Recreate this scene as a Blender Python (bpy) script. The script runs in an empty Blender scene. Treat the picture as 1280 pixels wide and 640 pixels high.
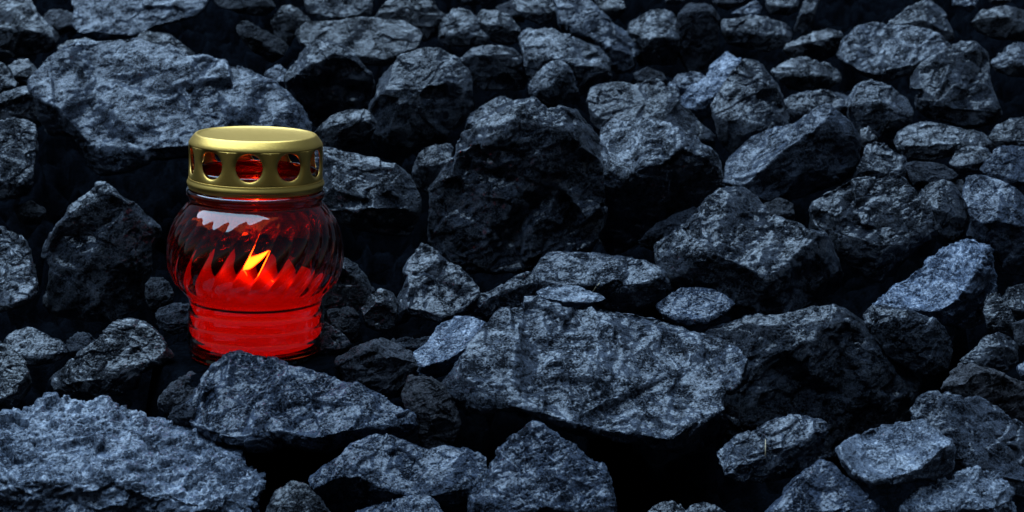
import bpy, bmesh, math, random, time
import numpy as np
from mathutils import Vector
from mathutils.geometry import delaunay_2d_cdt
from mathutils.bvhtree import BVHTree
T0 = time.time()
S = bpy.context.scene
COL = S.collection

# ------------------------------------------------------------------ camera
PITCH = math.radians(12.0)
LENS, SENSOR = 52.0, 36.0
F = 1280 * LENS / SENSOR                 # focal length in photo pixels
DJ = F * 0.065 / 168                               # distance of the lantern
cp, sp = math.cos(PITCH), math.sin(PITCH)
AX_F = np.array((0, cp, -sp)); AX_U = np.array((0, sp, cp)); AX_R = np.array((1.0, 0, 0))
BASE_PX = (320.0, 437.0)                 # where the lantern's foot stands in the photo
CAM = -DJ * (AX_F - AX_U * (BASE_PX[1] - 320) / F)
CAM[0] = 0.0
LX = (BASE_PX[0] - 640) / F * DJ         # lantern x (its base is at y = 0, z = 0)

cam_data = bpy.data.cameras.new('camera')
cam = bpy.data.objects.new('camera', cam_data)
COL.objects.link(cam)
cam.location = CAM
cam.rotation_euler = (math.pi / 2 - PITCH, 0, 0)
cam_data.lens, cam_data.sensor_width, cam_data.sensor_fit = LENS, SENSOR, 'HORIZONTAL'
cam_data.clip_start, cam_data.clip_end = 0.05, 60.0
cam_data.dof.use_dof = True
cam_data.dof.focus_distance = 0.70
cam_data.dof.aperture_fstop = 20.0
S.camera = cam
S.render.resolution_x, S.render.resolution_y = 1024, 512

# ------------------------------------------------------------------ light
SUN_DIR = Vector((-0.24, 0.17, 1.0)).normalized()      # towards the light
elev = math.asin(SUN_DIR.z); azim = math.atan2(SUN_DIR.x, SUN_DIR.y)
world = bpy.data.worlds.new('World'); S.world = world
world.use_nodes = True
wn, wl = world.node_tree.nodes, world.node_tree.links
wn.clear()
sky = wn.new('ShaderNodeTexSky'); sky.sky_type = 'NISHITA'; sky.sun_disc = False
sky.sun_elevation = elev; sky.sun_rotation = azim
bg = wn.new('ShaderNodeBackground'); bg.inputs['Strength'].default_value = 0.014
wo = wn.new('ShaderNodeOutputWorld')
wl.new(sky.outputs['Color'], bg.inputs['Color']); wl.new(bg.outputs[0], wo.inputs['Surface'])
sun_d = bpy.data.lights.new('sun', 'SUN'); sun_d.energy = 3.8; sun_d.angle = math.radians(78)
sun_d.color = (0.50, 0.73, 1.0)
sun = bpy.data.objects.new('sun', sun_d); COL.objects.link(sun)
sun.rotation_euler = SUN_DIR.to_track_quat('Z', 'Y').to_euler()
S.view_settings.view_transform = 'Standard'; S.view_settings.look = 'None'
S.view_settings.exposure = 1.25; S.view_settings.gamma = 1.0
S.render.engine = 'CYCLES'
S.cycles.max_bounces = 16; S.cycles.transmission_bounces = 14; S.cycles.glossy_bounces = 6
S.cycles.transparent_max_bounces = 12
S.cycles.caustics_refractive = False; S.cycles.caustics_reflective = False; S.cycles.sample_clamp_indirect = 6.0

# ------------------------------------------------------------------ photo <-> place
HEAP_SLOPE = 0.30                        # the heap climbs away from the viewer
def unproj(px, py, d):
    px = np.asarray(px, float); py = np.asarray(py, float); d = np.asarray(d, float)
    return (CAM[None, :] + d[:, None] * (AX_F[None, :] + AX_R[None, :] * ((px - 640) / F)[:, None]
            - AX_U[None, :] * ((py - 320) / F)[:, None]))
def heap_depth(py):
    """distance at which the ray through picture row py meets the heap's mean slope z = slope * y"""
    v = AX_F - AX_U * (py - 320) / F
    return (CAM[2] - HEAP_SLOPE * CAM[1]) / (HEAP_SLOPE * v[1] - v[2])

# ------------------------------------------------------------------ numpy noise
def _hash(ix, iy, iz, seed):
    h = (ix.astype(np.int64) * 374761393 + iy.astype(np.int64) * 668265263 + iz.astype(np.int64) * 2147483647 + seed * 1274126177) & 0xFFFFFFFF
    h = ((h ^ (h >> 13)) * 1274126177) & 0xFFFFFFFF
    h = ((h ^ (h >> 16)) * 2246822519) & 0xFFFFFFFF
    return h ^ (h >> 15)
def _u(h, k):
    h = (h * (2654435761 + 40503 * k)) & 0xFFFFFFFF
    h = ((h ^ (h >> 15)) * 2246822519) & 0xFFFFFFFF
    return ((h ^ (h >> 13)) & 0xFFFFFF) / float(0x1000000)
def perlin(p, seed=0):
    i = np.floor(p).astype(np.int64); f = p - i
    w = f * f * f * (f * (f * 6 - 15) + 10)
    out = 0
    for dx in (0, 1):
        for dy in (0, 1):
            for dz in (0, 1):
                h = _hash(i[:, 0] + dx, i[:, 1] + dy, i[:, 2] + dz, seed)
                g = (_u(h, 1) * 2 - 1) * (f[:, 0] - dx) + (_u(h, 2) * 2 - 1) * (f[:, 1] - dy) + (_u(h, 3) * 2 - 1) * (f[:, 2] - dz)
                wt = (w[:, 0] if dx else 1 - w[:, 0]) * (w[:, 1] if dy else 1 - w[:, 1]) * (w[:, 2] if dz else 1 - w[:, 2])
                out = out + g * wt
    return out
def fbm(p, octv=4, seed=0):
    s, a, o = 1.0, 1.0, 0
    for k in range(octv):
        o = o + a * perlin(p * s, seed + k * 17); s *= 2.07; a *= 0.5
    return o
def chips(p, seed=0, sharp=38.0):
    """broken facets: every cell is a plane with a tilt of its own"""
    i = np.floor(p).astype(np.int64)
    best = np.full(len(p), 1e9); val = np.zeros(len(p)); ws = np.zeros(len(p))
    for dx in (-1, 0, 1):
        for dy in (-1, 0, 1):
            for dz in (-1, 0, 1):
                c = i + np.array((dx, dy, dz))
                h = _hash(c[:, 0], c[:, 1], c[:, 2], seed)
                q = p - (c + np.stack((_u(h, 1), _u(h, 2), _u(h, 3)), 1))
                w = np.exp(-sharp * (q * q).sum(1))
                v = .6 * (_u(h, 4) - .5) + 1.3 * (q[:, 0] * (_u(h, 5) * 2 - 1) + q[:, 1] * (_u(h, 6) * 2 - 1) + q[:, 2] * (_u(h, 7) * 2 - 1))
                ws += w; val += w * v
    return val / ws

# ------------------------------------------------------------------ mesh helpers
def tag(o, label=None, cat=None, group=None, kind=None):
    if label: o['label'] = label
    if cat: o['category'] = cat
    if group: o['group'] = group
    if kind: o['kind'] = kind
    return o
def mesh_obj(name, verts, faces, mat=None, parent=None, loc=(0, 0, 0), smooth=True):
    me = bpy.data.meshes.new(name)
    me.from_pydata([tuple(v) for v in verts], [], [tuple(f) for f in faces])
    me.update()
    if smooth: me.shade_smooth()
    o = bpy.data.objects.new(name, me); o.location = loc
    if mat: me.materials.append(mat)
    COL.objects.link(o)
    if parent: o.parent = parent
    return o
def lathe(profile, n=96, close=False):
    vs, fs = [], []
    for (r, z) in profile:
        for k in range(n):
            a = 2 * math.pi * k / n
            vs.append((r * math.sin(a), -r * math.cos(a), z))
    m = len(profile)
    for j in range(m if close else m - 1):
        for k in range(n):
            a, b = j * n + k, j * n + (k + 1) % n
            c, d = ((j + 1) % m) * n + (k + 1) % n, ((j + 1) % m) * n + k
            fs.append((a, b, c, d))
    return vs, fs

# ------------------------------------------------------------------ materials
def nodes_of(name):
    m = bpy.data.materials.new(name); m.use_nodes = True
    nt = m.node_tree; nt.nodes.clear()
    out = nt.nodes.new('ShaderNodeOutputMaterial')
    bs = nt.nodes.new('ShaderNodeBsdfPrincipled')
    nt.links.new(bs.outputs[0], out.inputs['Surface'])
    return m, nt, bs
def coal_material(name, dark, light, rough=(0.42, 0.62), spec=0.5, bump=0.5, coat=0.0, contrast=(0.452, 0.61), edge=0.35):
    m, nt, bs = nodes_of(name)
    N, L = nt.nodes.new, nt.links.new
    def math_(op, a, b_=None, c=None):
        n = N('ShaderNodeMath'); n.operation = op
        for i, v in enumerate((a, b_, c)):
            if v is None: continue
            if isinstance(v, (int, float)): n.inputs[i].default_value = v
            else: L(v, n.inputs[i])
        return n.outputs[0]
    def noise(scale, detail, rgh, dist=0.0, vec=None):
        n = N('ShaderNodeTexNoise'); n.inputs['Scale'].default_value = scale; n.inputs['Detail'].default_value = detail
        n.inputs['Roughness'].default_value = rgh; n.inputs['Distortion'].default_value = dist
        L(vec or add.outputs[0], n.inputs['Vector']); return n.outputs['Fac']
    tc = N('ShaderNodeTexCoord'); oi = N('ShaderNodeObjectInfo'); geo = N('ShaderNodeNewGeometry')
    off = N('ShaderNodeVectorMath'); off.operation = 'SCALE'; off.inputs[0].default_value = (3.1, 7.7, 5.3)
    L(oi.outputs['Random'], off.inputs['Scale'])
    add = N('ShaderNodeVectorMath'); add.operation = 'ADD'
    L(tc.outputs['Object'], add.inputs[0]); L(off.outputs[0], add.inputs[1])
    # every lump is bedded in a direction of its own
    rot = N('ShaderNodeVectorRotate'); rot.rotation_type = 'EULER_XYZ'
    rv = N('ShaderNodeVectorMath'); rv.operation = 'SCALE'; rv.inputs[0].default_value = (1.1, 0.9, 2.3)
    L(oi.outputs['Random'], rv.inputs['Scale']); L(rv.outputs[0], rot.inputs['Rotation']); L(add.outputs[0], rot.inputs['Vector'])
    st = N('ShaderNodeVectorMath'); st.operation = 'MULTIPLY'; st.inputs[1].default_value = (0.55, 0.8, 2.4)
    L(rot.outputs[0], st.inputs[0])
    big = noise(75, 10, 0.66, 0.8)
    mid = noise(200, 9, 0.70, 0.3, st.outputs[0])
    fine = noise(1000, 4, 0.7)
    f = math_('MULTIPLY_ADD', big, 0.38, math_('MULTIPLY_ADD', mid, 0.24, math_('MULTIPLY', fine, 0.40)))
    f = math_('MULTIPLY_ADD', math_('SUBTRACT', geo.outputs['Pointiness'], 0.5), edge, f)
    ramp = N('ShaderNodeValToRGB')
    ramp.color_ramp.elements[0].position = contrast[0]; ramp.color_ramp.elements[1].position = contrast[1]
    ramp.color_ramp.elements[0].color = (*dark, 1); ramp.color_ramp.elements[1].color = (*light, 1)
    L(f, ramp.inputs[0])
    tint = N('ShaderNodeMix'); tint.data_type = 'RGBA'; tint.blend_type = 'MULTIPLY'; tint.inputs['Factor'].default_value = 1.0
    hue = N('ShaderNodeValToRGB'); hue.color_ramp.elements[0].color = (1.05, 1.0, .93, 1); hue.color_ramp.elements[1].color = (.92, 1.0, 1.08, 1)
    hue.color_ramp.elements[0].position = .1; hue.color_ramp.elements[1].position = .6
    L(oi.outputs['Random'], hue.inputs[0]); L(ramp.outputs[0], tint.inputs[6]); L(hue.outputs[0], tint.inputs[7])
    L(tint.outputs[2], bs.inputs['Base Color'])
    sm_ = N('ShaderNodeMapRange'); sm_.inputs['From Min'].default_value = contrast[0]; sm_.inputs['From Max'].default_value = contrast[1]
    sm_.inputs['To Min'].default_value = spec * .08; sm_.inputs['To Max'].default_value = spec
    L(f, sm_.inputs['Value']); L(sm_.outputs[0], bs.inputs['Specular IOR Level'])
    rr = N('ShaderNodeMapRange'); rr.inputs['From Min'].default_value = 0.35; rr.inputs['From Max'].default_value = 0.65
    rr.inputs['To Min'].default_value = rough[0]; rr.inputs['To Max'].default_value = rough[1]
    L(noise(330, 6, 0.6), rr.inputs['Value']); L(rr.outputs[0], bs.inputs['Roughness'])
    cm_ = N('ShaderNodeMapRange'); cm_.inputs['From Min'].default_value = contrast[0] + .03; cm_.inputs['From Max'].default_value = contrast[1] - .01
    cm_.inputs['To Max'].default_value = coat; L(f, cm_.inputs['Value']); L(cm_.outputs[0], bs.inputs['Coat Weight']); bs.inputs['Coat Roughness'].default_value = 0.16
    b2 = N('ShaderNodeBump'); b2.inputs['Strength'].default_value = bump; b2.inputs['Distance'].default_value = 0.0014
    b1 = N('ShaderNodeBump'); b1.inputs['Strength'].default_value = bump; b1.inputs['Distance'].default_value = 0.0055
    L(mid, b2.inputs['Height']); L(fine, b1.inputs['Height']); L(b2.outputs[0], b1.inputs['Normal'])
    L(b1.outputs[0], bs.inputs['Normal'])
    return m
MAT = {
    'coal':  coal_material('coal', (0.002, 0.0028, 0.0045), (0.040, 0.051, 0.076), rough=(0.28, 0.50), bump=.9, coat=1.0, spec=.5),
    'slate': coal_material('dusty_coal', (0.004, 0.0055, 0.009), (0.078, 0.102, 0.156), rough=(0.32, 0.54), bump=.9, coat=.9, spec=.5),
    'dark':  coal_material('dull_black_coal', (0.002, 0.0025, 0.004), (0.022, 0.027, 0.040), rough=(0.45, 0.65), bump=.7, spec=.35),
    'shiny': coal_material('glossy_coal', (0.003, 0.004, 0.0065), (0.060, 0.079, 0.120), rough=(0.24, 0.42), spec=0.9, coat=1.0, bump=.9),
    'pale':  coal_material('pale_bedded_coal', (0.010, 0.014, 0.023), (0.110, 0.145, 0.215), rough=(0.24, 0.40), spec=0.9, coat=1.0, bump=.6),
    'brown': coal_material('brownish_coal', (0.003, 0.003, 0.0038), (0.050, 0.050, 0.060), rough=(0.4, 0.6), spec=.4),
    'ground': coal_material('gap_shade_coal', (0.001, 0.0012, 0.0015), (0.004, 0.005, 0.007), rough=(0.8, 0.9), spec=0.0),  # far blacker than the lumps: the shade of the gaps is in this colour
}

# ------------------------------------------------------------------ coal lumps
LUMPS = []
def P(s): return [tuple(float(a) for a in q.split(',')) for q in s.split()]
def lump(label, outline, ridge=None, st=1.0, sb=0.25, mat='coal', dz=0.0, rough=1.0, flake=0.0, side=0.30, group='coal lumps of the heap', pts=''):
    LUMPS.append(dict(label=label, outline=P(outline), ridge=P(ridge) if ridge else None, st=st, sb=sb, mat=mat, dz=dz,
                      rough=rough, flake=flake, side=side, group=group, pts=[tuple(float(a) for a in q.split(',')) for q in pts.split()]))
LUMP_OBJ = {}
def build_lump(idx, R):
    rnd = random.Random(idx * 7 + 3)
    out = np.array(R['outline'])
    x0, y0 = out.min(0); x1, y1 = out.max(0); W, H = x1 - x0, y1 - y0
    cx, cy = out.mean(0); size = math.sqrt(W * H)
    if R['ridge']:
        rg = np.array(sorted(R['ridge']))
    else:
        rg = np.array([(x0, y0 + .62 * H), (cx, y0 + .68 * H), (x1, y0 + .60 * H)])
    ry = float(np.interp(cx, rg[:, 0], rg[:, 1]))
    yref = 0.3 * ry + 0.7 * y1
    d0 = heap_depth(min(yref, 690)) - R['dz']
    k = d0 / F                                              # metres per photo pixel at this lump
    def depth(x, y):
        yr = float(np.interp(x, rg[:, 0], rg[:, 1]))
        t = (x - (x0 + x1) / 2) / (W / 2)
        d = R['side'] * size * 0.5 * t * t
        d += (yr - y) * R['st'] if y < yr else (y - yr) * (R['sb'] + 0.20)
        return d
    vin = [Vector(p) for p in R['outline']]
    no = len(vin)
    edges = []
    for j, p in enumerate(rg):
        vin.append(Vector((float(p[0]), float(p[1]))))
        if j: edges.append((no + j - 1, no + j))
    pts = [(p[0], p[1], p[2]) for p in R['pts']]
    for _ in range(int(min(18, max(3, W * H / 800)))):
        pts.append((rnd.uniform(x0 + .08 * W, x1 - .08 * W), rnd.uniform(y0 + .08 * H, y1 - .08 * H), rnd.uniform(-.07, .07) * size / (.55 + .5 * R['st'])))
    bump_at = {}
    for p in pts:
        bump_at[(round(p[0], 2), round(p[1], 2))] = p[2]
        vin.append(Vector((p[0], p[1])))
    co, _, faces, _, _, _ = delaunay_2d_cdt(vin, edges, [list(range(no))], 1, 1e-4)
    n = len(co)
    dep = np.array([depth(c.x, c.y) - bump_at.get((round(c.x, 2), round(c.y, 2)), 0.0) for c in co])
    X = np.array([c.x for c in co]); Y = np.array([c.y for c in co])
    # boundary edges
    cnt = {}
    for f in faces:
        for a, b in zip(f, f[1:] + f[:1] if isinstance(f, list) else tuple(f[1:]) + (f[0],)):
            cnt[(a, b)] = 1
    bd = [(a, b) for (a, b) in cnt if (b, a) not in cnt]
    ring = sorted({a for e in bd for a in e})
    dmax = max(dep) + 0.32 * min(W, H) + 8
    bx, by, bdp, bi = [], [], [], {}
    mx, my, mdp, mi = [], [], [], {}
    for v in ring:
        mi[v] = n + len(mx)
        mx.append(cx + (X[v] - cx) * 0.97); my.append(cy + (Y[v] - cy) * 0.96 + 0.02 * H); mdp.append(dep[v] * 0.5 + dmax * 0.5 if Y[v] > cy else dep[v] * .75 + dmax * .25)
    nb = n + len(mx)
    for v in ring:
        bi[v] = nb + len(bx)
        bx.append(cx + (X[v] - cx) * 0.72); by.append(cy + (Y[v] - cy) * 0.72 + 0.10 * H); bdp.append(dmax)
    last = nb + len(bx)
    AX = np.concatenate((X, mx, bx, [cx])); AY = np.concatenate((Y, my, by, [cy + .1 * H])); AD = np.concatenate((dep, mdp, bdp, [dmax + .06 * size]))
    fs = [list(f) for f in faces]
    for a, b in bd:
        fs.append([b, a, mi[a], mi[b]]); fs.append([mi[b], mi[a], bi[a], bi[b]]); fs.append([bi[b], bi[a], last])
    W3 = unproj(AX, AY, d0 + AD * k)
    org = unproj([cx], [cy], [d0 + float(np.mean(dep)) * k])[0]
    W3 = W3 - org
    me = bpy.data.meshes.new('coal_lump')
    me.from_pydata([tuple(v) for v in W3], [], fs); me.update()
    bm = bmesh.new(); bm.from_mesh(me); bmesh.ops.recalc_face_normals(bm, faces=bm.faces)
    bm.to_mesh(me); bm.free()
    o = bpy.data.objects.new('coal_lump', me); COL.objects.link(o); o.location = org
    m = o.modifiers.new('remesh', 'REMESH'); m.mode = 'VOXEL'
    vox = max(1.15, min(2.1, size / 95.0)) * k
    m.voxel_size = vox
    s = o.modifiers.new('smooth', 'SMOOTH'); s.iterations = 2; s.factor = 0.5
    dg = bpy.context.evaluated_depsgraph_get()
    me2 = bpy.data.meshes.new_from_object(o.evaluated_get(dg))
    o.modifiers.clear(); o.data = me2; bpy.data.meshes.remove(me)
    me2.name = 'coal_lump'
    nv = len(me2.vertices)
    p = np.empty(nv * 3); me2.vertices.foreach_get('co', p); p = p.reshape(-1, 3)
    nr = np.empty(nv * 3); me2.vertex_normals.foreach_get('vector', nr); nr = nr.reshape(-1, 3)
    q = p / (size * k) + idx * 3.17                         # in lump sizes
    a = p / 0.00039 + idx * 51.3                            # in photo pixels at the lantern
    ax = Vector((rnd.uniform(-.5, .5), rnd.uniform(-.5, .5), 1)).normalized(); ax = np.array(ax)
    rr = R['rough']
    warp = np.stack([perlin(q * 3 + 9.1 * c, idx) for c in range(3)], 1) * 0.25
    # broken flats: planes shave the corners off
    for _ in range(16):
        n_ = Vector((rnd.uniform(-1, 1), rnd.uniform(-1, .3), rnd.uniform(-.6, 1))).normalized(); n_ = np.array(n_)
        s_ = p @ n_; h_ = s_.max() - size * k * rnd.uniform(.015, .05)
        p = p - n_[None, :] * (np.maximum(0, s_ - h_) * .93)[:, None]
    d = size * k * 0.020 * chips(q * 2.6 + warp, idx, 90.0)
    d += size * k * 0.026 * fbm(q * 2.2, 3, idx + 5)
    along = (a @ ax)[:, None] * ax[None, :]
    bed = (a - along) / 30.0 + along / 8.0                  # bedding: thin across, long along
    px_ = 0.00037 * rr
    d += px_ * 0.6 * chips(bed + warp * 3, idx + 9)
    d += px_ * 2.0 * chips(a / 30.0 + warp * 3, idx + 12, 140.0)
    d += px_ * 0.9 * chips(a / 12.5 + warp * 4, idx + 2, 140.0)
    # overlapping broken plates and thin cracks
    msk = np.clip(perlin(q * 2.6, idx + 61) * 3.0 + .45, 0, 1)
    t = (a @ ax) / 15.0 + warp[:, 0] * 5 + 1.1 * fbm(a / 34.0, 4, idx + 40)
    saw = t - np.floor(t); saw = np.where(saw < .9, saw / .9, (1 - saw) / .1)
    d += px_ * 0.8 * (saw - .5) * msk
    if R['flake']:                                          # loose flat flakes with sharp rims
        ff = np.stack((a[:, 0] / 30.0, a[:, 1] / 30.0, a[:, 2] / 15.0), 1) + warp * 2.5
        d += 0.00039 * R['flake'] * (chips(ff, idx + 90, 160.0) + .5 * chips(ff * 2.1 + 3.3, idx + 91, 160.0) + .22 * chips(ff * 4.4 + 1.3, idx + 92, 120.0))
    ck = fbm(bed / 1.6 + warp * 2, 3, idx + 31)
    d -= px_ * 1.5 * np.exp(-(ck / .05) ** 2) * np.clip(perlin(q * 3.1, idx + 71) * 4, 0, 1)
    d += px_ * 0.30 * fbm(a / 5.0, 3, idx + 77)
    p = p + nr * d[:, None]
    me2.vertices.foreach_set('co', p.ravel()); me2.update()
    me2.shade_smooth()
    me2.materials.clear(); me2.materials.append(MAT[R['mat']])
    tag(o, R['label'], 'coal', R['group'])
    LUMP_OBJ[R['label']] = o
    return nv

# outlines were measured on the photograph in its pixels; each lump gets its own distance, size and thickness
# --- upper left
lump('upright grey lump in the top left corner with a sloping right side', '10,-14 34,-12 46,12 60,28 76,46 62,64 30,69 -10,72 -16,18', '-16,40 20,36 50,40 76,50', .8, .3)
lump('wide blue grey lump cut by the top edge above the big boulder', '90,-28 255,-28 264,4 245,18 215,27 190,33 160,46 118,50 98,42 88,33 91,10', '88,38 160,42 215,25 264,6', 1.0, .3, 'slate')
lump('dim brownish lump in the dark hollow near the top left corner', '52,16 72,10 92,18 95,36 72,44 58,36', None, .5, .4, 'brown', dz=-.05)
lump('big rugged grey boulder directly behind the gold lid', '35,75 58,64 75,54 105,52 130,48 150,46 175,46 190,48 212,53 238,70 262,71 280,80 305,79 322,87 345,97 362,112 378,132 390,155 390,178 340,184 240,195 190,199 150,212 125,217 112,205 103,183 85,168 60,165 50,152 47,125 40,112 33,95', '33,118 75,135 115,190 180,186 260,172 330,166 390,160', .85, .35, 'slate', rough=1.35, pts='70,92,-10 95,88,14 92,150,-12 150,150,10 230,120,8 300,140,8 200,90,-6 260,100,6 120,120,10')
lump('thin dark lump peeping over the top of the big rugged boulder', '165,48 180,38 212,41 226,52 244,67 238,84 190,84 168,66', '165,52 205,50 230,62 244,72', 1.2, .3)
lump('flat sliver behind the left shoulder of the big rugged boulder', '70,58 88,49 112,48 122,58 105,72 75,70', '70,64 95,60 122,64', 1.2, .3)
lump('small dark lump against the left end of the big rugged boulder', '9,82 22,73 38,74 48,90 40,108 15,106', '8,96 25,92 48,95', 1, .3)
lump('small grey lump cut by the left edge under the corner lump', '-14,70 2,76 14,88 22,104 18,120 -14,124', '-14,108 10,106 22,108', .8, .3)
lump('dark lump with a bright crest on the left edge beside the big boulder', '-12,127 8,112 24,107 42,108 51,122 50,150 20,158 -12,154', '-12,135 10,122 28,116 51,120', 1.1, .12, 'shiny')
lump('tall blunt grey lump cut by the left edge', '-14,154 15,147 35,147 47,153 48,180 44,205 38,238 20,246 0,250 -14,250', '-14,228 20,230 46,222', .45, .4, 'coal')
lump('dim dark lump in the hollow on the left edge', '16,256 40,250 58,262 50,280 26,280', None, .6, .4, 'dark', dz=-.05)
lump('large black peaked lump to the left of the lantern', '127,227 136,229 150,242 175,257 192,272 201,281 204,292 192,304 188,320 187,345 183,375 172,390 140,402 110,402 72,394 58,390 57,378 66,352 64,330 48,305 60,285 75,265 92,245 108,232', '48,312 75,278 100,256 127,240 160,258 204,292', .9, .02, 'coal', pts='110,330,12 150,330,14 80,335,6 120,290,-8 150,370,-4')
lump('shiny blue grey lump cut by the left edge below the middle', '-14,290 0,286 15,286 30,295 37,308 38,325 44,345 47,362 40,380 20,387 -14,391', '-14,380 20,378 46,366', .75, .4, 'shiny', rough=1.3)
lump('smooth dark lens shaped lump near the lower left edge', '4,425 15,412 32,407 55,415 75,425 88,438 76,450 48,456 10,456', '4,440 50,446 88,440', 1.1, .3, 'coal', rough=.6)
lump('grey lump cut by the left edge above the flaky slab', '-14,428 0,425 18,435 33,450 38,470 36,484 26,505 12,516 -14,522', '-14,500 15,490 37,470', .7, .3, 'coal')
lump('small lump wedged behind the lens shaped lump', '82,425 95,415 115,417 126,428 108,448 86,446', None, .6, .4, 'dark')
lump('long brown grey lump rising to the right between the lens shaped lump and the lantern', '140,405 162,395 180,397 198,412 215,430 222,442 202,453 176,463 173,482 150,490 120,497 95,496 70,488 59,472 92,445 125,420', '59,480 110,476 160,460 222,440', .75, .35, 'coal', rough=1.3, pts='172,425,6 150,450,-6')
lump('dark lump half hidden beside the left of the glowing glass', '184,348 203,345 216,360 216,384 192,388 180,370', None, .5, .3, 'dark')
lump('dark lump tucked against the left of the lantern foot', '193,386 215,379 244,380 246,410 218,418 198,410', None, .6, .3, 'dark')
lump('huge flaky blue slab filling the lower left corner', '-18,530 0,522 20,514 38,512 60,498 75,495 108,498 130,495 142,497 160,508 185,514 210,527 250,538 278,550 288,565 303,583 322,592 327,605 322,625 312,668 -18,668', '-18,592 40,600 100,604 150,604 200,618 250,632 322,628', 1.5, .12, 'pale', rough=1.0, flake=6.0, side=.15)
lump('rugged grey lump lying across the front of the lantern', '252,460 262,441 282,435 300,436 340,445 370,457 395,463 428,476 450,481 470,488 495,505 514,518 517,530 507,542 480,546 445,551 425,558 412,564 385,563 365,556 320,562 290,558 262,550 238,535 230,514 236,490', '228,522 290,545 340,535 400,548 450,540 518,528', .9, .5, 'slate', dz=.012, rough=1.5, pts='290,495,-8 265,480,8 350,480,6 370,520,-6')
lump('brownish wedge behind the left end of the lump in front of the lantern', '197,497 215,480 240,462 256,470 245,495 240,518 215,522 200,512', None, .7, .3, 'brown')
lump('tiny dark wedge between the flaky slab and the lump in front of the lantern', '209,526 217,508 230,500 244,514 240,534 218,534', None, .8, .3, 'dark', dz=.01)
# --- lower middle
lump('long wavy lump with a dipped top at the bottom left of centre', '384,600 392,590 425,567 442,552 470,542 490,546 520,557 537,562 555,557 585,560 610,570 610,590 600,618 590,636 500,640 420,640 392,622', '384,608 408,604 427,587 447,592 480,606 510,616 545,620 610,612', .9, .9, 'slate', rough=.8)
lump('dim rounded lump under the left end of the wavy lump', '330,642 335,622 345,610 365,597 385,605 402,625 420,650 410,668 330,668', None, .6, .3, 'coal')
lump('low pale lump cut by the bottom edge beneath the wavy lump', '436,652 441,638 480,626 510,620 535,617 549,627 558,640 560,668 436,668', '436,660 500,650 560,655', 1.3, .3, 'slate')
lump('rough blue grey peaked lump at the bottom centre', '640,548 655,537 662,530 672,530 690,540 710,547 725,558 735,568 760,582 768,598 771,620 772,668 587,668 588,635 592,610 602,597 608,585 620,570', '588,625 620,622 660,640 720,640 771,630', .75, .4, 'slate', rough=1.6)
lump('upright brownish block beside the left end of the great slab', '500,484 508,470 545,470 554,480 568,500 577,528 569,550 560,562 535,562 527,555 520,522 504,508', '500,520 540,500 577,530', .4, .15, 'brown', pts='545,520,10')
lump('dark knobbly lump with a grey streak to the right of the lantern foot', '412,452 445,428 480,421 497,429 517,440 522,462 512,492 480,502 430,480', '412,458 450,443 480,435 522,452', 1.0, .15, 'brown')
lump('thin dark sliver behind the small pale lump', '488,426 510,422 536,420 544,428 524,440 500,436', None, 1, .3, 'dark')
lump('small pale smooth lump leaning on the left end of the great slab', '537,420 545,407 570,396 588,395 608,401 614,409 600,427 588,446 572,462 545,472 525,470 515,463 511,452 518,442 530,432', '511,456 530,458 550,452 572,444 600,424 614,412', 1.5, .7, 'pale', rough=.6)
lump('tiny dark lump under the small pale lump', '502,486 517,468 532,470 540,486 524,496', None, .8, .3, 'dark')
lump('tall black lump against the right of the glass belly', '398,330 430,318 445,326 462,345 467,362 456,382 442,402 405,404 398,370', '398,345 430,335 467,362', .7, .05, 'coal', rough=.7)
lump('small upright dark lump between the glass belly and the hollow lump', '451,387 460,372 475,359 490,364 498,378 493,408 480,415 458,408', '450,395 475,378 498,385', .8, .1, 'coal', rough=.8)
lump('dark slate wedge touching the right of the lantern foot', '388,402 402,400 415,407 430,419 440,431 428,447 408,454 388,450', None, .7, .3, 'coal')
lump('dim dark lump in the gap right of the lantern foot', '408,386 440,383 452,400 449,427 432,428 414,406', None, .5, .3, 'dark', dz=-.015)
lump('hollow faced lump with a pale left ridge under the great black boulder', '516,318 526,301 538,309 560,325 590,340 603,365 586,386 566,399 545,401 528,396 507,392 500,402 488,408 486,398 492,380 503,360 511,345 503,338 505,328', '486,400 505,384 530,394 566,398 603,380', .8, .5, 'coal', rough=.9, pts='512,360,10 545,350,-12')
lump('low dark lump with a thin lit edge left of the flat topped lump', '583,391 587,378 592,370 615,360 640,348 662,338 674,344 670,370 650,388 612,400 590,400', '583,386 615,369 640,358 674,350', 1.1, .2, 'coal')
# --- centre
lump('great black boulder in the centre of the heap', '568,178 571,168 592,158 599,142 623,131 647,124 667,127 685,137 709,131 729,134 743,148 753,165 757,200 758,250 757,290 745,312 700,328 660,336 620,341 570,337 538,324 530,300 527,270 527,245 535,235 545,220 553,205 565,190', '527,252 548,225 568,188 600,168 640,150 690,158 720,158 758,190', .9, .02, 'coal', dz=.02, rough=1.5, pts='560,215,12 585,230,-6 600,180,4 640,260,10 700,230,-8 680,280,6 735,180,6 620,300,4 545,270,8')
lump('small crumbly lump peeping over the left shoulder of the great black boulder', '578,166 588,141 612,127 626,119 645,123 640,150 605,172', None, .9, .3, 'shiny')
lump('shiny topped boulder with a black front right of the great black boulder', '748,158 767,149 791,151 815,148 836,155 852,164 865,166 877,180 900,195 907,210 905,234 882,264 850,287 800,302 765,320 750,300', '748,205 780,222 800,206 835,198 850,184 880,198 907,204', 1.35, .55, 'shiny', rough=1.5)
lump('big smooth dark lump to the right of the gold lid', '388,186 403,181 415,180 440,187 470,197 495,204 512,210 520,220 527,240 526,272 517,290 505,295 482,293 460,287 428,281 400,277 388,240', '388,262 450,262 527,262', .36, .5, 'coal', rough=.8, side=.4)
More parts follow.
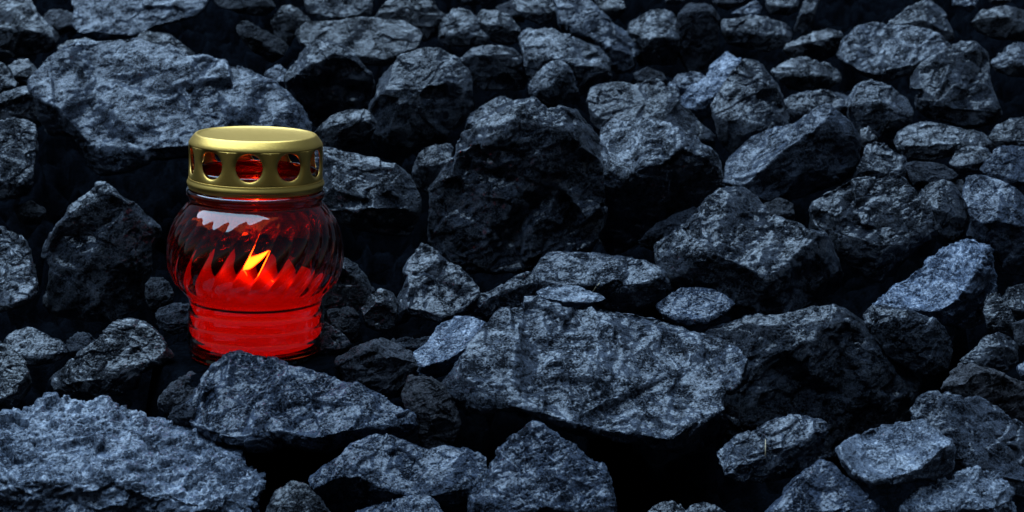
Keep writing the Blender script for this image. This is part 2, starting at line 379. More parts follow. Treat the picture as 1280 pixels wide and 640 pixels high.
lump('small rounded lump in the gap between the lid side lump and the great black boulder', '516,205 527,188 545,179 566,180 568,206 546,236 530,240 516,226', '516,212 540,205 568,206', .8, .3, 'coal', rough=.8)
lump('sharp crested lump with a black front above the gold lid side', '355,94 370,75 382,58 400,46 422,46 445,68 471,99 466,120 455,142 430,152 395,158 372,142 360,115', '355,104 375,90 394,73 412,68 428,70 445,76 471,101', 1.15, .4, 'coal', pts='400,60,4')
lump('small knob left of the sharp crested lump', '328,92 346,81 358,86 368,97 366,112 336,106', None, .9, .3, 'slate')
lump('long oval grey lump above the sharp crested lump', '369,38 385,26 420,24 450,21 482,24 505,24 525,35 533,46 528,60 505,68 480,82 455,80 430,76 395,72 375,58', '369,52 420,64 480,74 533,52', .8, .4, 'coal', rough=.6)
lump('round shouldered black boulder above the great black boulder', '460,125 472,95 490,78 505,66 535,57 550,60 570,72 585,86 592,105 591,130 580,155 560,175 520,187 480,182 458,167 455,145', '455,122 480,108 520,98 560,102 592,108', .75, .12, 'coal', rough=.8, pts='525,120,6')
lump('low dark lump between the gold lid and the round shouldered boulder', '390,168 400,155 415,143 435,136 458,135 472,152 462,182 420,188 394,182', '390,165 420,152 472,148', 1, .2, 'coal')
lump('dark lump on the top edge left of the paired lumps', '463,18 478,5 495,-14 530,-14 548,10 561,20 556,38 530,52 508,42 480,28', '463,18 500,12 561,24', .8, .2, 'coal')
lump('blurred lump on the top edge above the long oval lump', '376,-14 452,-14 467,0 466,16 440,29 400,25 383,15', None, .8, .3, 'coal')
lump('dark lump on the top edge above the striated splinter', '258,-14 300,-14 332,-6 345,8 330,20 298,16 268,6', None, .5, .3, 'dark')
lump('dark striated splinter pointing down to the right', '295,34 305,21 320,29 335,38 361,58 357,70 342,78 320,66 300,50', '295,44 320,50 357,72', .6, .5, 'dark', rough=1.2)
lump('dark angular lump above the left end of the long oval lump', '339,26 350,7 360,3 373,10 390,24 380,34 370,42 362,57 344,46', '339,22 360,18 390,28', 1.0, .15, 'coal')
lump('left one of two paired lumps near the top edge', '547,48 553,20 565,11 585,10 595,20 602,35 613,48 608,57 585,56 555,57', '547,45 580,46 613,48', .8, .3, 'coal')
lump('right one of two paired lumps near the top edge', '591,18 605,11 622,12 640,21 651,35 650,52 632,56 615,51 600,36', '591,28 620,32 651,36', .9, .2, 'coal')
lump('flat topped dark lump above the left of the great black boulder', '572,74 590,61 612,55 640,57 657,70 662,95 656,112 600,112 586,100', '572,77 600,68 635,67 662,76', 1.2, .12, 'coal')
lump('dim lump in the dark under the paired lumps on the top edge', '618,8 640,0 652,8 655,28 636,24', None, .7, .3, 'dark')
lump('dark lump cut by the top edge above the paired lumps', '556,-14 604,-14 618,-2 606,6 576,6', None, .7, .3, 'dark')
lump('glittering angular lump left of the leaning lump near the top', '650,46 655,36 690,35 702,44 722,44 745,54 758,65 765,80 762,106 720,122 700,104 660,104 654,70', '650,74 700,74 720,82 745,82 765,80', 1.0, .4, 'shiny', rough=1.2)
lump('small leaning lump with a lit left face below the glittering angular lump', '659,104 680,80 695,74 705,77 719,92 724,120 716,135 685,132 661,117', '659,116 685,110 700,92 706,82 724,95', 1.0, .25, 'slate')
lump('jagged pale ridge running down from the top edge', '690,-14 735,-14 748,12 768,30 785,40 794,52 798,72 791,87 772,90 762,70 740,50 715,42 698,32', '690,26 715,32 745,46 770,60 798,72', .9, .2, 'slate', rough=1.3)
lump('dim lump with a bright chip cut by the top edge left of the jagged ridge', '636,-14 692,-14 698,10 692,26 675,30 655,22 640,12', None, .8, .3, 'coal')
lump('dark lump on the top edge right of the jagged ridge', '737,-14 776,-14 782,12 771,24 750,15', None, .8, .3, 'coal')
lump('grey capped block with a black underside near the top centre', '780,32 790,25 810,12 830,10 843,15 849,28 849,52 846,80 800,82 788,60', '780,40 800,44 830,46 849,49', 1.3, .35, 'coal', rough=.8)
lump('tall black block with a pale cap near the top edge', '845,28 850,12 862,2 880,2 893,8 898,18 898,60 892,90 860,92 847,72', '845,23 862,15 880,13 898,18', 1.3, .02, 'dark', rough=.8)
lump('round shouldered lump right of the tall black block', '896,24 925,22 940,17 960,21 985,30 992,42 986,56 962,64 935,62 905,52', '896,36 940,42 992,44', .9, .25, 'coal')
lump('small pointed chip above the round shouldered lump on the top edge', '914,17 930,8 945,0 953,8 947,22 925,25', None, 1.0, .3, 'slate')
lump('dark lump in the top edge right of the small pointed chip', '953,-14 996,-14 998,12 985,20 962,16', None, .8, .3, 'coal')
lump('narrow upright splinter on the top edge right of centre', '993,38 1002,8 1010,-14 1028,-14 1020,15 1007,43', '993,20 1008,16 1028,10', .6, .1, 'coal')
lump('dim lump on the top edge above the tall black block', '830,-14 862,-14 860,-2 846,6 832,4', None, .8, .3, 'coal')
lump('dim lump on the top edge between the pale cap and the pointed chip', '884,-14 938,-14 934,2 908,12 892,4', None, .8, .3, 'dark')
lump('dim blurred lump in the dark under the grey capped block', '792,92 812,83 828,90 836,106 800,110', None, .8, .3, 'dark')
# --- upper right
lump('dark rounded lump behind the mottled lump near the top right', '1110,28 1132,10 1150,1 1168,1 1180,13 1188,30 1197,48 1175,58 1130,46', '1110,32 1150,26 1197,44', .9, .2, 'coal', rough=.8)
lump('dark lump with a lit left shoulder in the top right corner', '1214,28 1225,14 1243,6 1263,6 1285,14 1296,40 1284,52 1240,47 1220,38', '1214,27 1240,22 1262,22 1296,34', 1.0, .12, 'coal', rough=.8)
lump('jagged lit chip on the top edge left of the corner lump', '1188,6 1194,-12 1224,-12 1220,8 1212,15 1203,8', None, .9, .3, 'slate')
lump('faint lump on the top edge above the corner lump', '1229,-14 1266,-14 1264,2 1240,6', None, .9, .3, 'coal')
lump('broad mottled glittering lump near the top right', '1040,67 1047,52 1070,32 1092,27 1115,31 1140,32 1160,37 1177,48 1190,54 1178,70 1150,84 1135,92 1115,99 1100,101 1087,98 1067,84', '1040,74 1090,94 1140,86 1190,62', .85, .5, 'shiny', rough=1.4)
lump('large upright grey lump in the upper right with a notch in its left side', '1135,95 1150,80 1175,65 1185,55 1200,49 1213,47 1228,54 1236,65 1239,82 1238,100 1245,122 1253,142 1242,155 1210,160 1185,153 1157,145 1144,134 1142,120 1156,112 1138,109', '1135,125 1180,135 1253,140', .42, .4, 'coal', rough=.9, pts='1180,100,8 1160,90,-4 1170,125,4')
lump('shiny lump cut by the right edge near the top', '1239,76 1255,62 1272,52 1296,52 1296,98 1262,94 1245,87', '1239,84 1265,78 1296,80', 1.0, .4, 'shiny', rough=1.2)
lump('low lump with a bright crest left of the mottled lump', '983,54 1010,42 1040,33 1053,38 1056,50 1048,66 1030,75 990,73 979,64', '979,60 1010,53 1040,46 1056,46', 1.2, .3, 'coal')
lump('flat broken lump below the low bright crested lump', '961,88 990,74 1008,71 1015,76 1035,77 1048,86 1054,98 1040,107 1010,114 985,110 970,98', '961,96 1000,92 1054,98', 1.0, .5, 'shiny', rough=1.2)
lump('low crumbly lump right of the dark pyramid lump', '978,122 1010,112 1040,114 1060,117 1063,136 1052,152 1000,158 984,146', '978,136 1020,138 1063,132', .9, .3, 'coal')
lump('rounded knobbly lump left of the large upright grey lump', '1058,120 1070,103 1088,100 1105,102 1120,112 1135,122 1142,140 1137,160 1120,178 1090,180 1065,167 1057,142', '1057,130 1085,124 1110,130 1142,146', .9, .25, 'shiny', pts='1110,150,6')
lump('dark pyramid lump above the bright sided wedge', '889,132 900,105 917,85 928,75 947,70 960,80 968,92 977,112 986,140 989,162 976,178 950,188 920,193 905,185 897,162', '889,152 930,150 965,160 989,165', .5, .2, 'coal', rough=.9, pts='945,110,10')
lump('pale glittering lump behind the left of the dark pyramid lump', '847,126 862,108 883,98 888,82 898,70 910,65 926,72 920,92 906,110 896,127 870,141 851,134', '847,134 870,134 900,114 926,80', 1.1, .3, 'pale', rough=1.2)
lump('small blue grey lump left of the pale glittering lump', '834,106 847,92 862,88 886,92 888,110 862,120 840,120', None, 1.0, .3, 'slate')
lump('tiny knob between the broad matt lump and the pale glittering lump', '818,114 834,106 849,110 850,124 836,131 821,125', None, 1.0, .3, 'slate')
lump('broad matt lump behind the shiny topped boulder', '735,126 738,110 752,103 780,102 792,105 810,99 823,99 831,107 830,114 842,122 860,138 880,156 896,170 896,190 870,190 820,180 760,165 738,150', '735,148 790,150 850,168 896,182', .8, .4, 'coal', rough=.7)
lump('wedge shaped lump with a bright left face and black right face', '905,197 915,187 940,172 960,159 992,152 1010,140 1025,130 1037,127 1052,137 1066,150 1077,162 1080,177 1078,197 1066,218 1042,232 1010,243 980,252 955,252 935,240 912,236 904,228', '904,232 932,230 960,206 975,192 992,176 1010,163 1035,140 1056,152 1080,168', 1.35, .12, 'slate', rough=.9)
lump('lumpy boulder with a rounded knob on its top right of centre', '802,324 815,305 847,285 865,272 875,267 872,252 885,237 905,233 930,234 947,242 960,255 965,268 992,275 1010,287 1030,292 1039,303 1046,325 1056,343 1053,356 1035,368 1010,382 985,392 950,388 910,374 870,362 830,354 808,342', '802,332 850,320 885,312 930,332 965,342 985,335 1015,302 1056,306', .8, .22, 'coal', rough=1.5, pts='905,255,8 880,280,-6 910,300,-4 960,300,4 940,275,-5')
lump('broken dark grey boulder right of the knobbed boulder', '1006,272 1010,257 1025,245 1055,227 1067,221 1102,220 1117,212 1135,220 1145,235 1151,252 1165,262 1174,280 1171,298 1150,312 1130,327 1120,342 1103,352 1085,347 1060,327 1035,305 1010,287', '1006,280 1040,290 1075,300 1110,310 1174,288', .5, .35, 'coal', rough=1.2, pts='1070,245,10 1068,262,-8 1110,260,6 1100,285,-5 1035,265,5')
lump('wedge with a glittering silver face in the right of the heap', '1089,382 1110,362 1135,345 1160,325 1175,312 1190,302 1210,294 1228,295 1242,304 1246,318 1244,342 1240,377 1226,402 1200,408 1170,400 1145,394 1115,390', '1089,385 1125,383 1150,388 1175,391 1192,382 1205,362 1220,340 1230,318 1246,310', 1.2, .6, 'pale', rough=1.2, flake=2.5)
lump('big angular lump cut by the right edge above the silver wedge', '1200,240 1205,222 1213,215 1230,219 1257,228 1275,240 1296,255 1296,348 1258,342 1240,306 1208,294 1214,272 1208,258', '1200,262 1225,280 1245,276 1296,286', .95, .4, 'slate')
lump('smooth round dark lump behind the broken dark grey boulder', '1146,244 1155,230 1172,223 1190,227 1203,243 1210,260 1213,277 1202,297 1185,302 1170,287 1158,264', '1146,262 1180,262 1213,274', .7, .15, 'coal', rough=.6)
lump('small dark lump between the smooth round lump and the right edge lump', '1180,226 1204,224 1206,244 1192,250', None, .8, .3, 'dark', dz=-.015)
lump('small shiny lump right of the bright sided wedge', '1067,222 1078,195 1082,180 1100,176 1115,182 1130,196 1141,214 1147,230 1100,236 1074,232', '1067,215 1100,212 1147,222', .8, .2, 'coal', rough=1.2)
lump('long low glossy lump under the large upright grey lump', '1117,176 1125,162 1135,155 1150,152 1185,156 1218,163 1236,168 1240,180 1215,188 1190,195 1160,201 1135,197 1123,188', '1117,180 1160,184 1200,180 1240,176', 1.0, .35, 'shiny')
lump('little smooth pebble like lump near the right edge', '1186,205 1195,189 1210,182 1227,182 1241,188 1240,202 1222,214 1200,216', '1186,208 1212,206 1241,200', 1.1, .3, 'coal', rough=.45)
lump('rough lump cut by the right edge below the pebble like lump', '1225,211 1232,200 1240,192 1247,182 1262,179 1296,184 1296,244 1260,233 1237,222', '1225,216 1260,222 1296,230', .8, .3, 'slate', dz=.005)
lump('low lump cut by the right edge above the pebble like lump', '1237,170 1245,157 1262,148 1296,144 1296,192 1265,185 1240,188', None, .9, .3, 'coal')
lump('tiny chip beside the knobbly lump and the bright sided wedge', '1074,160 1086,158 1096,170 1092,184 1078,184', None, .9, .3, 'coal')
lump('dim flat lump below the long low glossy lump', '1128,204 1150,200 1182,206 1200,220 1184,232 1146,238', None, .8, .4, 'dark')
# --- right
lump('dim sloping lump near the right edge under the silver wedge', '1228,388 1234,364 1250,366 1266,392 1279,416 1256,424 1234,408', None, .5, .3, 'coal')
lump('dark lump cut by the right edge with a straw on it', '1248,378 1260,360 1276,352 1296,350 1296,404 1274,398', None, .8, .3, 'coal')
lump('black fronted lump with a lit rim below the silver wedge', '1075,391 1095,380 1107,378 1135,386 1175,401 1191,416 1194,437 1185,462 1160,470 1130,458 1105,443 1088,416', '1075,398 1105,400 1135,397 1175,408 1194,424', 1.0, .03, 'coal', dz=-.02)
lump('dark peaked lump near the right edge below the middle', '1198,450 1222,432 1230,422 1248,414 1262,420 1273,432 1272,456 1248,466 1220,465', '1198,452 1230,438 1250,430 1273,440', .8, .15, 'coal')
lump('dim lump cut by the right edge beside the dark peaked lump', '1264,404 1296,396 1296,446 1274,436', None, .6, .3, 'dark')
lump('scrap of grey coal cut by the right edge', '1271,458 1296,446 1296,474 1276,472', None, .9, .3, 'slate')
lump('brown fronted lump with a pale tip cut by the right edge', '1174,482 1192,461 1200,454 1222,454 1242,461 1270,472 1296,486 1296,536 1250,518 1215,506 1195,499 1180,492', '1174,488 1205,480 1224,459 1245,466 1296,491', 1.2, .12, 'brown')
lump('large lit lump cut by the right edge near the bottom', '1136,512 1150,495 1167,490 1185,491 1205,497 1225,495 1237,502 1255,515 1280,535 1299,548 1299,634 1260,612 1230,602 1200,580 1180,560 1148,536', '1136,528 1190,552 1240,590 1299,606', .75, .4, 'slate', dz=-.02, rough=1.2)
lump('broad black fronted boulder right of the great slab', '870,420 885,409 905,404 940,397 960,393 1000,385 1035,379 1055,380 1070,389 1085,405 1110,420 1127,447 1140,460 1147,480 1143,512 1128,540 1090,560 1050,572 1000,574 950,566 905,550 880,510 870,460', '870,430 930,419 960,418 985,409 1017,411 1055,398 1090,418 1120,452 1147,482', 1.1, .02, 'coal', dz=-.06, rough=1.3, pts='1020,470,8 1080,470,10 960,500,6')
lump('great flat slab across the lower centre', '550,480 562,460 580,440 595,416 612,399 630,386 652,383 655,370 668,370 690,380 715,383 740,381 770,383 800,388 830,395 850,402 865,409 890,415 910,425 930,440 942,460 941,475 925,484 906,491 902,502 913,525 903,545 888,556 870,566 820,562 790,552 745,545 700,534 665,516 640,508 600,509 570,503 555,492', '550,486 600,498 660,508 710,527 780,540 840,550 880,545 913,530 942,480', 1.2, .9, 'slate', rough=1.5, side=.12, pts='700,420,-5 760,430,5 830,430,7 850,470,-4 650,400,6 640,470,4 760,500,6')
lump('thin pale flake lying on the top edge of the great slab', '670,364 685,358 722,357 740,365 759,373 740,379 705,381 678,375', '670,369 705,377 759,375', 1.6, .8, 'pale', dz=.015, rough=.8)
lump('flat topped lump behind the great slab', '661,353 667,335 678,318 690,313 735,312 770,317 800,325 825,333 838,348 843,360 832,380 800,394 765,390 740,376 700,376 670,374', '661,360 700,357 722,356 750,358 770,348 795,354 820,349 843,352', 1.3, .5, 'slate')
lump('small domed pale lump above the right of the great slab', '819,381 840,367 855,358 875,356 892,361 910,370 919,379 907,394 882,404 858,406 830,398', '819,388 860,400 885,400 919,382', 1.3, .7, 'slate', rough=.9)
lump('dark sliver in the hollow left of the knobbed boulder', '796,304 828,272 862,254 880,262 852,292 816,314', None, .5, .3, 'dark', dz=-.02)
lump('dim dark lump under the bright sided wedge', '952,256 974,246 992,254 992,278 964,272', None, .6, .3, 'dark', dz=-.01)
lump('glassy lump with sparkling facets right of the black hollow', '892,567 915,547 940,535 960,528 985,521 1010,517 1027,518 1034,530 1037,552 1031,577 1000,592 960,602 920,600 900,590', '892,580 930,572 980,560 1020,545 1037,548', .75, .3, 'shiny', rough=1.4)
lump('pale layered flat topped lump at the lower right', '1046,560 1058,549 1080,540 1102,531 1130,527 1150,523 1160,532 1172,537 1178,544 1191,548 1195,563 1189,590 1170,601 1150,597 1120,606 1090,610 1068,598 1053,580', '1046,572 1068,592 1090,602 1120,598 1150,586 1172,566 1195,552', 1.6, .8, 'pale', dz=.02, rough=1.1)
lump('pale crumpled lump cut by the bottom edge at the lower right', '1125,640 1135,617 1157,607 1190,600 1195,590 1225,586 1247,591 1260,604 1269,630 1271,668 1125,668', '1125,644 1160,640 1200,640 1245,636 1271,622', 1.2, .6, 'pale', rough=1.3, flake=4.0)
lump('smooth backed peaked lump cut by the bottom edge right of centre', '949,652 960,632 972,612 997,590 1015,576 1025,574 1045,582 1065,597 1085,617 1114,645 1118,670 949,670', '949,650 1000,640 1050,636 1118,652', .75, .3, 'slate', rough=1.1)
lump('left one of two low lumps on the bottom edge under the black hollow', '806,642 820,630 832,625 850,628 862,640 862,668 804,668', None, .8, .3, 'coal')
lump('right one of two low lumps on the bottom edge under the black hollow', '855,640 862,631 878,625 895,631 914,647 914,668 855,668', None, .8, .3, 'coal')

nvt = 0
for i, R in enumerate(LUMPS): nvt += build_lump(i + 1, R)
print('lumps', len(LUMPS), 'verts', nvt, 'time', round(time.time() - T0, 1))

# ------------------------------------------------------------------ the ground under the lumps
def build_ground():
    gx = np.concatenate((np.linspace(-3.2, -.62, 60), np.linspace(-.6, .6, 380), np.linspace(.62, 3.2, 60)))
    gy = np.concatenate((np.linspace(-.9, -.3, 30), np.linspace(-.29, .8, 330), np.linspace(.82, 5.0, 110)))
    GX, GY = np.meshgrid(gx, gy)
    x, y = GX.ravel(), GY.ravel()
    q = np.stack((x, y, np.zeros_like(x)), 1)
    # rubble: round topped broken lumps about 3 cm across
    z = HEAP_SLOPE * y
    dz = -0.075 + 0.022 * chips(q * 28 + np.stack([perlin(q * 25 + 7 * c, c) for c in range(3)], 1) * .4, 4)
    dz += 0.010 * chips(q * 70, 8) + 0.006 * fbm(q * 60, 3, 3)
    far = np.clip((np.abs(x) - .36) / .2, 0, 1) + np.clip((y - .62) / .3, 0, 1)
    far = np.clip(far, 0, 1)
    dz += far * (0.035 + 0.05 * chips(q * 11, 21) + 0.02 * fbm(q * 8, 3, 13))
    z = z + dz
    rl = np.hypot(x - LX, y)
    w = np.clip((0.062 - rl) / 0.016, 0, 1); w = w * w * (3 - 2 * w)
    z = z * (1 - w) + (-0.0012 + 0.0004 * perlin(q * 200, 2)) * w
    v = np.stack((x, y, z), 1)
    nx, ny = len(gx), len(gy)
    i = (np.arange(ny - 1)[:, None] * nx + np.arange(nx - 1)[None, :]).ravel()
    f = np.stack((i, i + 1, i + nx + 1, i + nx), 1)
    o = mesh_obj('ground', v, f, MAT['ground'])
    tag(o, kind='structure')
build_ground()

# ------------------------------------------------------------------ the lantern
def zr(py, rpx=0.0):
    """height and radius in metres of a silhouette point of the lantern, from its row and half width in the photo"""
    a = (BASE_PX[1] - 320) / F; b = (py - 320) / F
    # point (0, 0, z): depth = DJ - z sin p ; up = -a DJ + z cos p = -b depth
    z = DJ * (a - b) / (cp - b * sp)
    return rpx * (DJ - z * sp) / F, z
LEAN = math.radians(2.1)                 # it stands a touch crooked on the coal
root = bpy.data.objects.new('grave_lantern', None); COL.objects.link(root); root.location = (LX, 0, 0)
root.empty_display_size = .02; root.rotation_euler = (0, LEAN, 0)
tag(root, 'red glass grave lantern with a gold lid glowing among the black coal', 'lantern')

# red glass
gm, gnt, gb = nodes_of('red_glass')
gb.inputs['Base Color'].default_value = (0.60, 0.050, 0.010, 1)
gb.inputs['Transmission Weight'].default_value = 1.0
gb.inputs['Roughness'].default_value = 0.02
gb.inputs['IOR'].default_value = 1.5
gb.inputs['Coat Weight'].default_value = 0.25; gb.inputs['Coat Roughness'].default_value = 0.03
outer = [(0, 441), (60, 441.5), (78, 441.2), (81.6, 439.5), (82, 436.5), (80.4, 434), (81, 431), (83.4, 428), (84.5, 423), (84.9, 417), (84.9, 415.2), (84.1, 414.2), (83.6, 410), (83.5, 404), (84.0, 401), (84.0, 399.8), (83.2, 398.9), (82.9, 394), (82.9, 389), (83.4, 386.6), (83.4, 385.6), (82.6, 384.7), (82.2, 381), (81.7, 377), (83, 371.5), (86.5, 365), (92, 359), (98, 352), (104, 342), (107.5, 331), (109, 318), (108.5, 305), (106.5, 293), (103, 282), (98, 272), (91.5, 262), (86, 255.5), (82.5, 251), (82, 247.5), (84, 244.8), (86, 241.5), (86.3, 238.5), (85, 235.6), (80, 234.6), (78, 231), (78, 214), (77.5, 211)]
inner = [(74, 211), (73.5, 231), (75, 247), (78, 254), (86, 263), (93, 272), (98.5, 283), (101.5, 294), (103, 306), (103.5, 318), (102, 330), (98, 341), (92, 350), (86.5, 358), (81, 366), (79.4, 376), (79.6, 400), (80.4, 416), (77.5, 425), (70, 428), (0, 428)]
def resample(pts, step):
    # Catmull-Rom through the measured points
    p = np.array(pts, float); out = []
    for i in range(len(p) - 1):
        p0, p1, p2, p3 = p[max(i - 1, 0)], p[i], p[i + 1], p[min(i + 2, len(p) - 1)]
        n = max(1, int(np.hypot(*(p2 - p1)) / step))
        for k in range(n):
            t = k / n
            out.append(.5 * ((2 * p1) + (-p0 + p2) * t + (2 * p0 - 5 * p1 + 4 * p2 - p3) * t * t + (-p0 + 3 * p1 - 3 * p2 + p3) * t ** 3))
    out.append(p[-1])
    return [(max(0.0, float(a)), float(b)) for a, b in out]
NS = 544
NRIB = 28
def jar_mesh():
    vs, fs = [], []
    rings = [(r, py, True) for r, py in resample(outer, 2.2)] + [(r, py, False) for r, py in resample(inner, 3.0)]
    for r, py, o in rings:
        rr, z = zr(py, max(r, .05))
        env = 0.0
        if o:
            env = max(0.0, min(1, (py - 256) / 20)) * max(0.0, min(1, (357 - py) / 8))
            env = env * env * (3 - 2 * env)
        for k in range(NS):
            a = 2 * math.pi * k / NS
            ph = NRIB * a - (358 - py) / 100.0 * 2.55 * 2 * math.pi * 0.9
            rib = abs(math.sin(ph / 2)) ** 0.8
            rad = rr + (rib - .72) * env * 2.0 * DJ / F
            vs.append((rad * math.sin(a), -rad * math.cos(a), z))
    m = len(rings)
    for j in range(m - 1):
        for k in range(NS):
            a, b = j * NS + k, j * NS + (k + 1) % NS
            fs.append((a, b, b + NS, a + NS))
    return vs, fs
vs, fs = jar_mesh()
jar = mesh_obj('glass_jar', vs, fs, gm, root)
bm = bmesh.new(); bm.from_mesh(jar.data); bmesh.ops.remove_doubles(bm, verts=bm.verts, dist=1e-5); bmesh.ops.recalc_face_normals(bm, faces=bm.faces)
bm.to_mesh(jar.data); bm.free(); jar.data.shade_smooth()

# gold lid
lm, lnt, lb = nodes_of('gold_lacquered_tin')
lb.inputs['Base Color'].default_value = (0.60, 0.365, 0.080, 1)
lb.inputs['Metallic'].default_value = 0.9
ln = lnt.nodes.new('ShaderNodeTexNoise'); ln.inputs['Scale'].default_value = 1400; ln.inputs['Detail'].default_value = 4
lt = lnt.nodes.new('ShaderNodeTexCoord'); lnt.links.new(lt.outputs['Object'], ln.inputs['Vector'])
lr = lnt.nodes.new('ShaderNodeMapRange'); lr.inputs['To Min'].default_value = .30; lr.inputs['To Max'].default_value = .46
lnt.links.new(ln.outputs['Fac'], lr.inputs['Value']); lnt.links.new(lr.outputs[0], lb.inputs['Roughness'])
lbp = lnt.nodes.new('ShaderNodeBump'); lbp.inputs['Strength'].default_value = .12; lbp.inputs['Distance'].default_value = .0004
lnt.links.new(ln.outputs['Fac'], lbp.inputs['Height']); lnt.links.new(lbp.outputs[0], lb.inputs['Normal'])
NH = 10
HOLE_OFF = math.radians(3.6)
def lid():
    kpx = zr(198, 1.0)[0]
    R = zr(198, 82.8)[0]; zc = zr(198.5)[1]; rh = 16.8 * kpx
    z_lo, z_hi = zr(221)[1], zr(180)[1]
    half = math.pi / NH * R
    M, K = 64, 9
    vs, fs = [], []
    for s in range(NH):
        base = len(vs)
        a0 = HOLE_OFF + s * 2 * math.pi / NH
        for j in range(K + 1):
            t = j / K
            for m in range(M):
                # start at 45 degree corners so corners are vertices
                f = math.pi / 4 + 2 * math.pi * m / M
                c, sn = math.cos(f), math.sin(f)
                side, u = divmod(m, M // 4); u = u / (M // 4)
                hx, zt, zb = half, z_hi - zc, z_lo - zc
                bx, bz = [(hx - 2 * hx * u, zt), (-hx, zt + (zb - zt) * u), (-hx + 2 * hx * u, zb), (hx, zb + (zt - zb) * u)][side]
                tt = t ** 1.3
                x = rh * c * (1 - tt) + bx * tt; z = rh * sn * (1 - tt) + bz * tt
                dist = math.hypot(x, z) - rh
                rad = R - 0.0011 * math.exp(-max(dist, 0) / 0.0009)
                a = a0 + x / R
                vs.append((rad * math.sin(a), -rad * math.cos(a), zc + z))
        for j in range(K):
            for m in range(M):
                p, q = base + j * M + m, base + j * M + (m + 1) % M
                fs.append((p, p + M, q + M, q))
    # bottom rings: bead and rolled hem
    def ringset(prof, n=320):
        b = len(vs)
        for (r, py) in prof:
            rr, z = zr(py, r)
            for k in range(n):
                a = 2 * math.pi * k / n
                vs.append((rr * math.sin(a), -rr * math.cos(a), z))
        for j in range(len(prof) - 1):
            for k in range(n):
                fs.append((b + j * n + k, b + j * n + (k + 1) % n, b + (j + 1) * n + (k + 1) % n, b + (j + 1) * n + k))
    ringset(resample([(82.8, 221), (83.1, 223), (84.1, 225), (84.8, 227.2), (84.2, 229.4), (83.3, 231), (83.2, 233.2), (82.2, 234)], .6))
    ringset(resample([(82.8, 180.0), (82.7, 178.5), (81.6, 176), (79.6, 173), (77.2, 169.8), (75.2, 167.4), (73.6, 166.4), (72.0, 166.6), (69.0, 168.0), (60, 169.6), (45, 170.6), (20, 171.0), (.02, 171.0)], 1.0))
    return vs, fs
vs, fs = lid()
lid_o = mesh_obj('lid', vs, fs, lm, root)
bm = bmesh.new(); bm.from_mesh(lid_o.data); bmesh.ops.remove_doubles(bm, verts=bm.verts, dist=2e-5)
bmesh.ops.recalc_face_normals(bm, faces=bm.faces); bm.to_mesh(lid_o.data); bm.free(); lid_o.data.shade_smooth()
sd = lid_o.modifiers.new('tin', 'SOLIDIFY'); sd.thickness = 0.00035; sd.offset = -1

# candle (stands loose inside the jar)
cd = bpy.data.objects.new('candle', None); COL.objects.link(cd); cd.location = (LX, 0, 0); cd.empty_display_size = .02; cd.rotation_euler = (0, LEAN, 0)
tag(cd, 'burning candle glowing red inside the glass of the lantern', 'candle')
wm = bpy.data.materials.new('candle_wax'); wm.use_nodes = True
wnt = wm.node_tree; wnt.nodes.clear()
wo_ = wnt.nodes.new('ShaderNodeOutputMaterial'); wmx = wnt.nodes.new('ShaderNodeMixShader'); wmx.inputs[0].default_value = .6
wdf = wnt.nodes.new('ShaderNodeBsdfDiffuse'); wtr = wnt.nodes.new('ShaderNodeBsdfTranslucent')
wdf.inputs['Color'].default_value = (.9, .16, .06, 1); wtr.inputs['Color'].default_value = (.95, .12, .04, 1)
wnt.links.new(wdf.outputs[0], wmx.inputs[1]); wnt.links.new(wtr.outputs[0], wmx.inputs[2]); wnt.links.new(wmx.outputs[0], wo_.inputs['Surface'])
prof = [zr(py, r) for r, py in [(0.05, 427.5), (69.5, 427.5), (76, 424.5), (79.8, 416), (79.2, 400), (79.0, 376), (80.6, 366), (84.2, 358), (87, 353), (86, 348), (82, 346.5), (40, 348), (.05, 348)]]
vs, fs = lathe(prof, 96)
wax = mesh_obj('wax', vs, fs, wm, cd)
km, knt, kb = nodes_of('charred_wick'); kb.inputs['Base Color'].default_value = (.012, .010, .010, 1); kb.inputs['Roughness'].default_value = .9
prof = [zr(py, r) for r, py in [(1.6, 348.5), (1.5, 343), (1.1, 338), (.05, 337)]]
vs, fs = lathe(prof, 12)
mesh_obj('wick', vs, fs, km, cd)
fm = bpy.data.materials.new('flame'); fm.use_nodes = True
fnt = fm.node_tree; fnt.nodes.clear()
fo = fnt.nodes.new('ShaderNodeOutputMaterial'); fe = fnt.nodes.new('ShaderNodeEmission')
fe.inputs['Color'].default_value = (1, .38, .07, 1); fe.inputs['Strength'].default_value = 24
fw = fnt.nodes.new('ShaderNodeLayerWeight'); fw.inputs['Blend'].default_value = .5
fp = fnt.nodes.new('ShaderNodeMath'); fp.operation = 'POWER'; fp.inputs[1].default_value = .8
ft = fnt.nodes.new('ShaderNodeBsdfTransparent'); fx = fnt.nodes.new('ShaderNodeMixShader')
fnt.links.new(fw.outputs['Facing'], fp.inputs[0]); fnt.links.new(fp.outputs[0], fx.inputs[0])
fnt.links.new(fe.outputs[0], fx.inputs[1]); fnt.links.new(ft.outputs[0], fx.inputs[2])
fnt.links.new(fx.outputs[0], fo.inputs['Surface'])
fr = [(0.05, 346), (2.8, 344.5), (4.6, 341), (5.2, 336), (4.7, 330), (3.4, 323), (1.8, 316), (.05, 309)]
vs, fs = lathe([zr(py, r) for r, py in resample(fr, 2)], 24)
zb = zr(346)[1]
vs = [(v[0] + 0.10 * max(0, v[2] - zb), v[1], v[2]) for v in vs]
mesh_obj('flame', vs, fs, fm, cd)
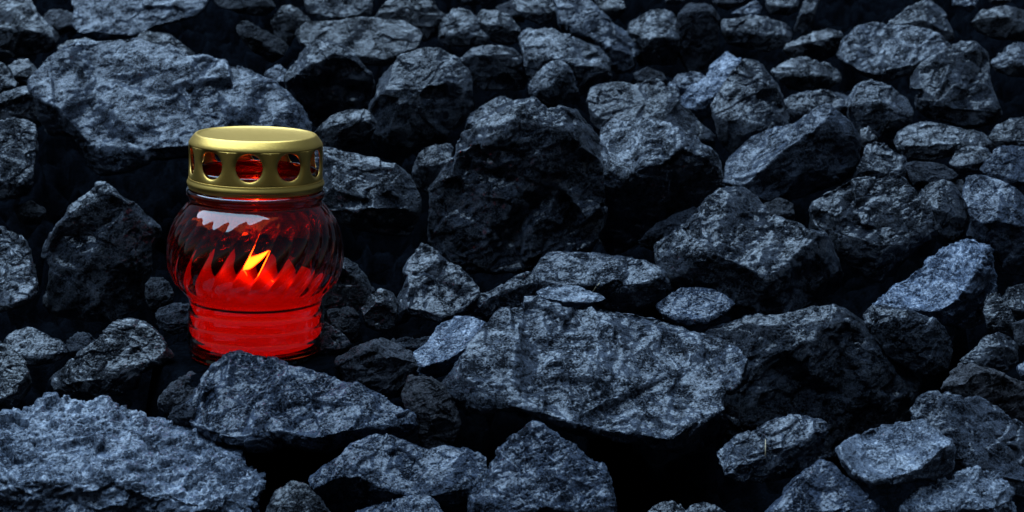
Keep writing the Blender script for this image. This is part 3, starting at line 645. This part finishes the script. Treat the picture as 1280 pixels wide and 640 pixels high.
# added lamp hidden in the wax; stands in for flame light scattered through it
ld = bpy.data.lights.new('wax_fill_light', 'POINT'); ld.energy = 0.0125; ld.shadow_soft_size = .008; ld.color = (1, .35, .12)
lo = bpy.data.objects.new('wax_fill_light', ld); COL.objects.link(lo); lo.parent = cd; lo.location = (0, 0, zr(364)[1])

# ------------------------------------------------------------------ bits of straw lying on the coal
sm, snt, sb_ = nodes_of('dry_straw'); sb_.inputs['Base Color'].default_value = (.42, .33, .20, 1); sb_.inputs['Roughness'].default_value = .7
def straw(label, host, a, b, rpx):
    dg = LUMP_OBJ[host]; me = dg.data
    n = len(me.vertices); p = np.empty(n * 3); me.vertices.foreach_get('co', p); p = p.reshape(-1, 3) + np.array(dg.location)
    bvh = BVHTree.FromPolygons([tuple(v) for v in p], [tuple(q.vertices) for q in me.polygons])
    c = Vector(CAM); pts = []
    for t in (0, .5, 1):
        x, y = a[0] + (b[0] - a[0]) * t, a[1] + (b[1] - a[1]) * t
        w = Vector(unproj([x], [y], [1.0])[0]); d = (w - c).normalized()
        h = bvh.ray_cast(c, d)
        if h[0] is None: return
        pts.append(h[0] + h[1] * .0006)
    near = min((q - c).length for q in pts)
    vs, fs = [], []
    for i, q in enumerate(pts):
        rr = rpx * near / F * (1.0, .9, .5)[i]
        ax = (pts[2] - pts[0]).normalized(); s1 = ax.cross(Vector((0, 1, 0))).normalized(); s2 = ax.cross(s1)
        for k in range(6):
            an = k * math.pi / 3
            vs.append(tuple(q - pts[0] + s1 * rr * math.cos(an) + s2 * rr * math.sin(an)))
    for i in range(2):
        for k in range(6):
            fs.append((i * 6 + k, i * 6 + (k + 1) % 6, i * 6 + 6 + (k + 1) % 6, i * 6 + 6 + k))
    fs += [tuple(range(5, -1, -1)), tuple(range(12, 18))]
    o = mesh_obj('straw', vs, fs, sm, loc=pts[0]); tag(o, label, 'straw', 'bits of straw on the coal')
straw('pale upright bit of straw on the dark lump at the right edge', 'dark lump cut by the right edge with a straw on it', (1264, 360), (1267, 351), .9)
straw('thin pale straw lying on the glassy lump with sparkling facets', 'glassy lump with sparkling facets right of the black hollow', (956, 570), (957, 550), .7)
straw('tiny pale straw across the flat topped lump behind the slab', 'flat topped lump behind the great slab', (741, 364), (749, 354), .7)

print('built in', round(time.time() - T0, 1))
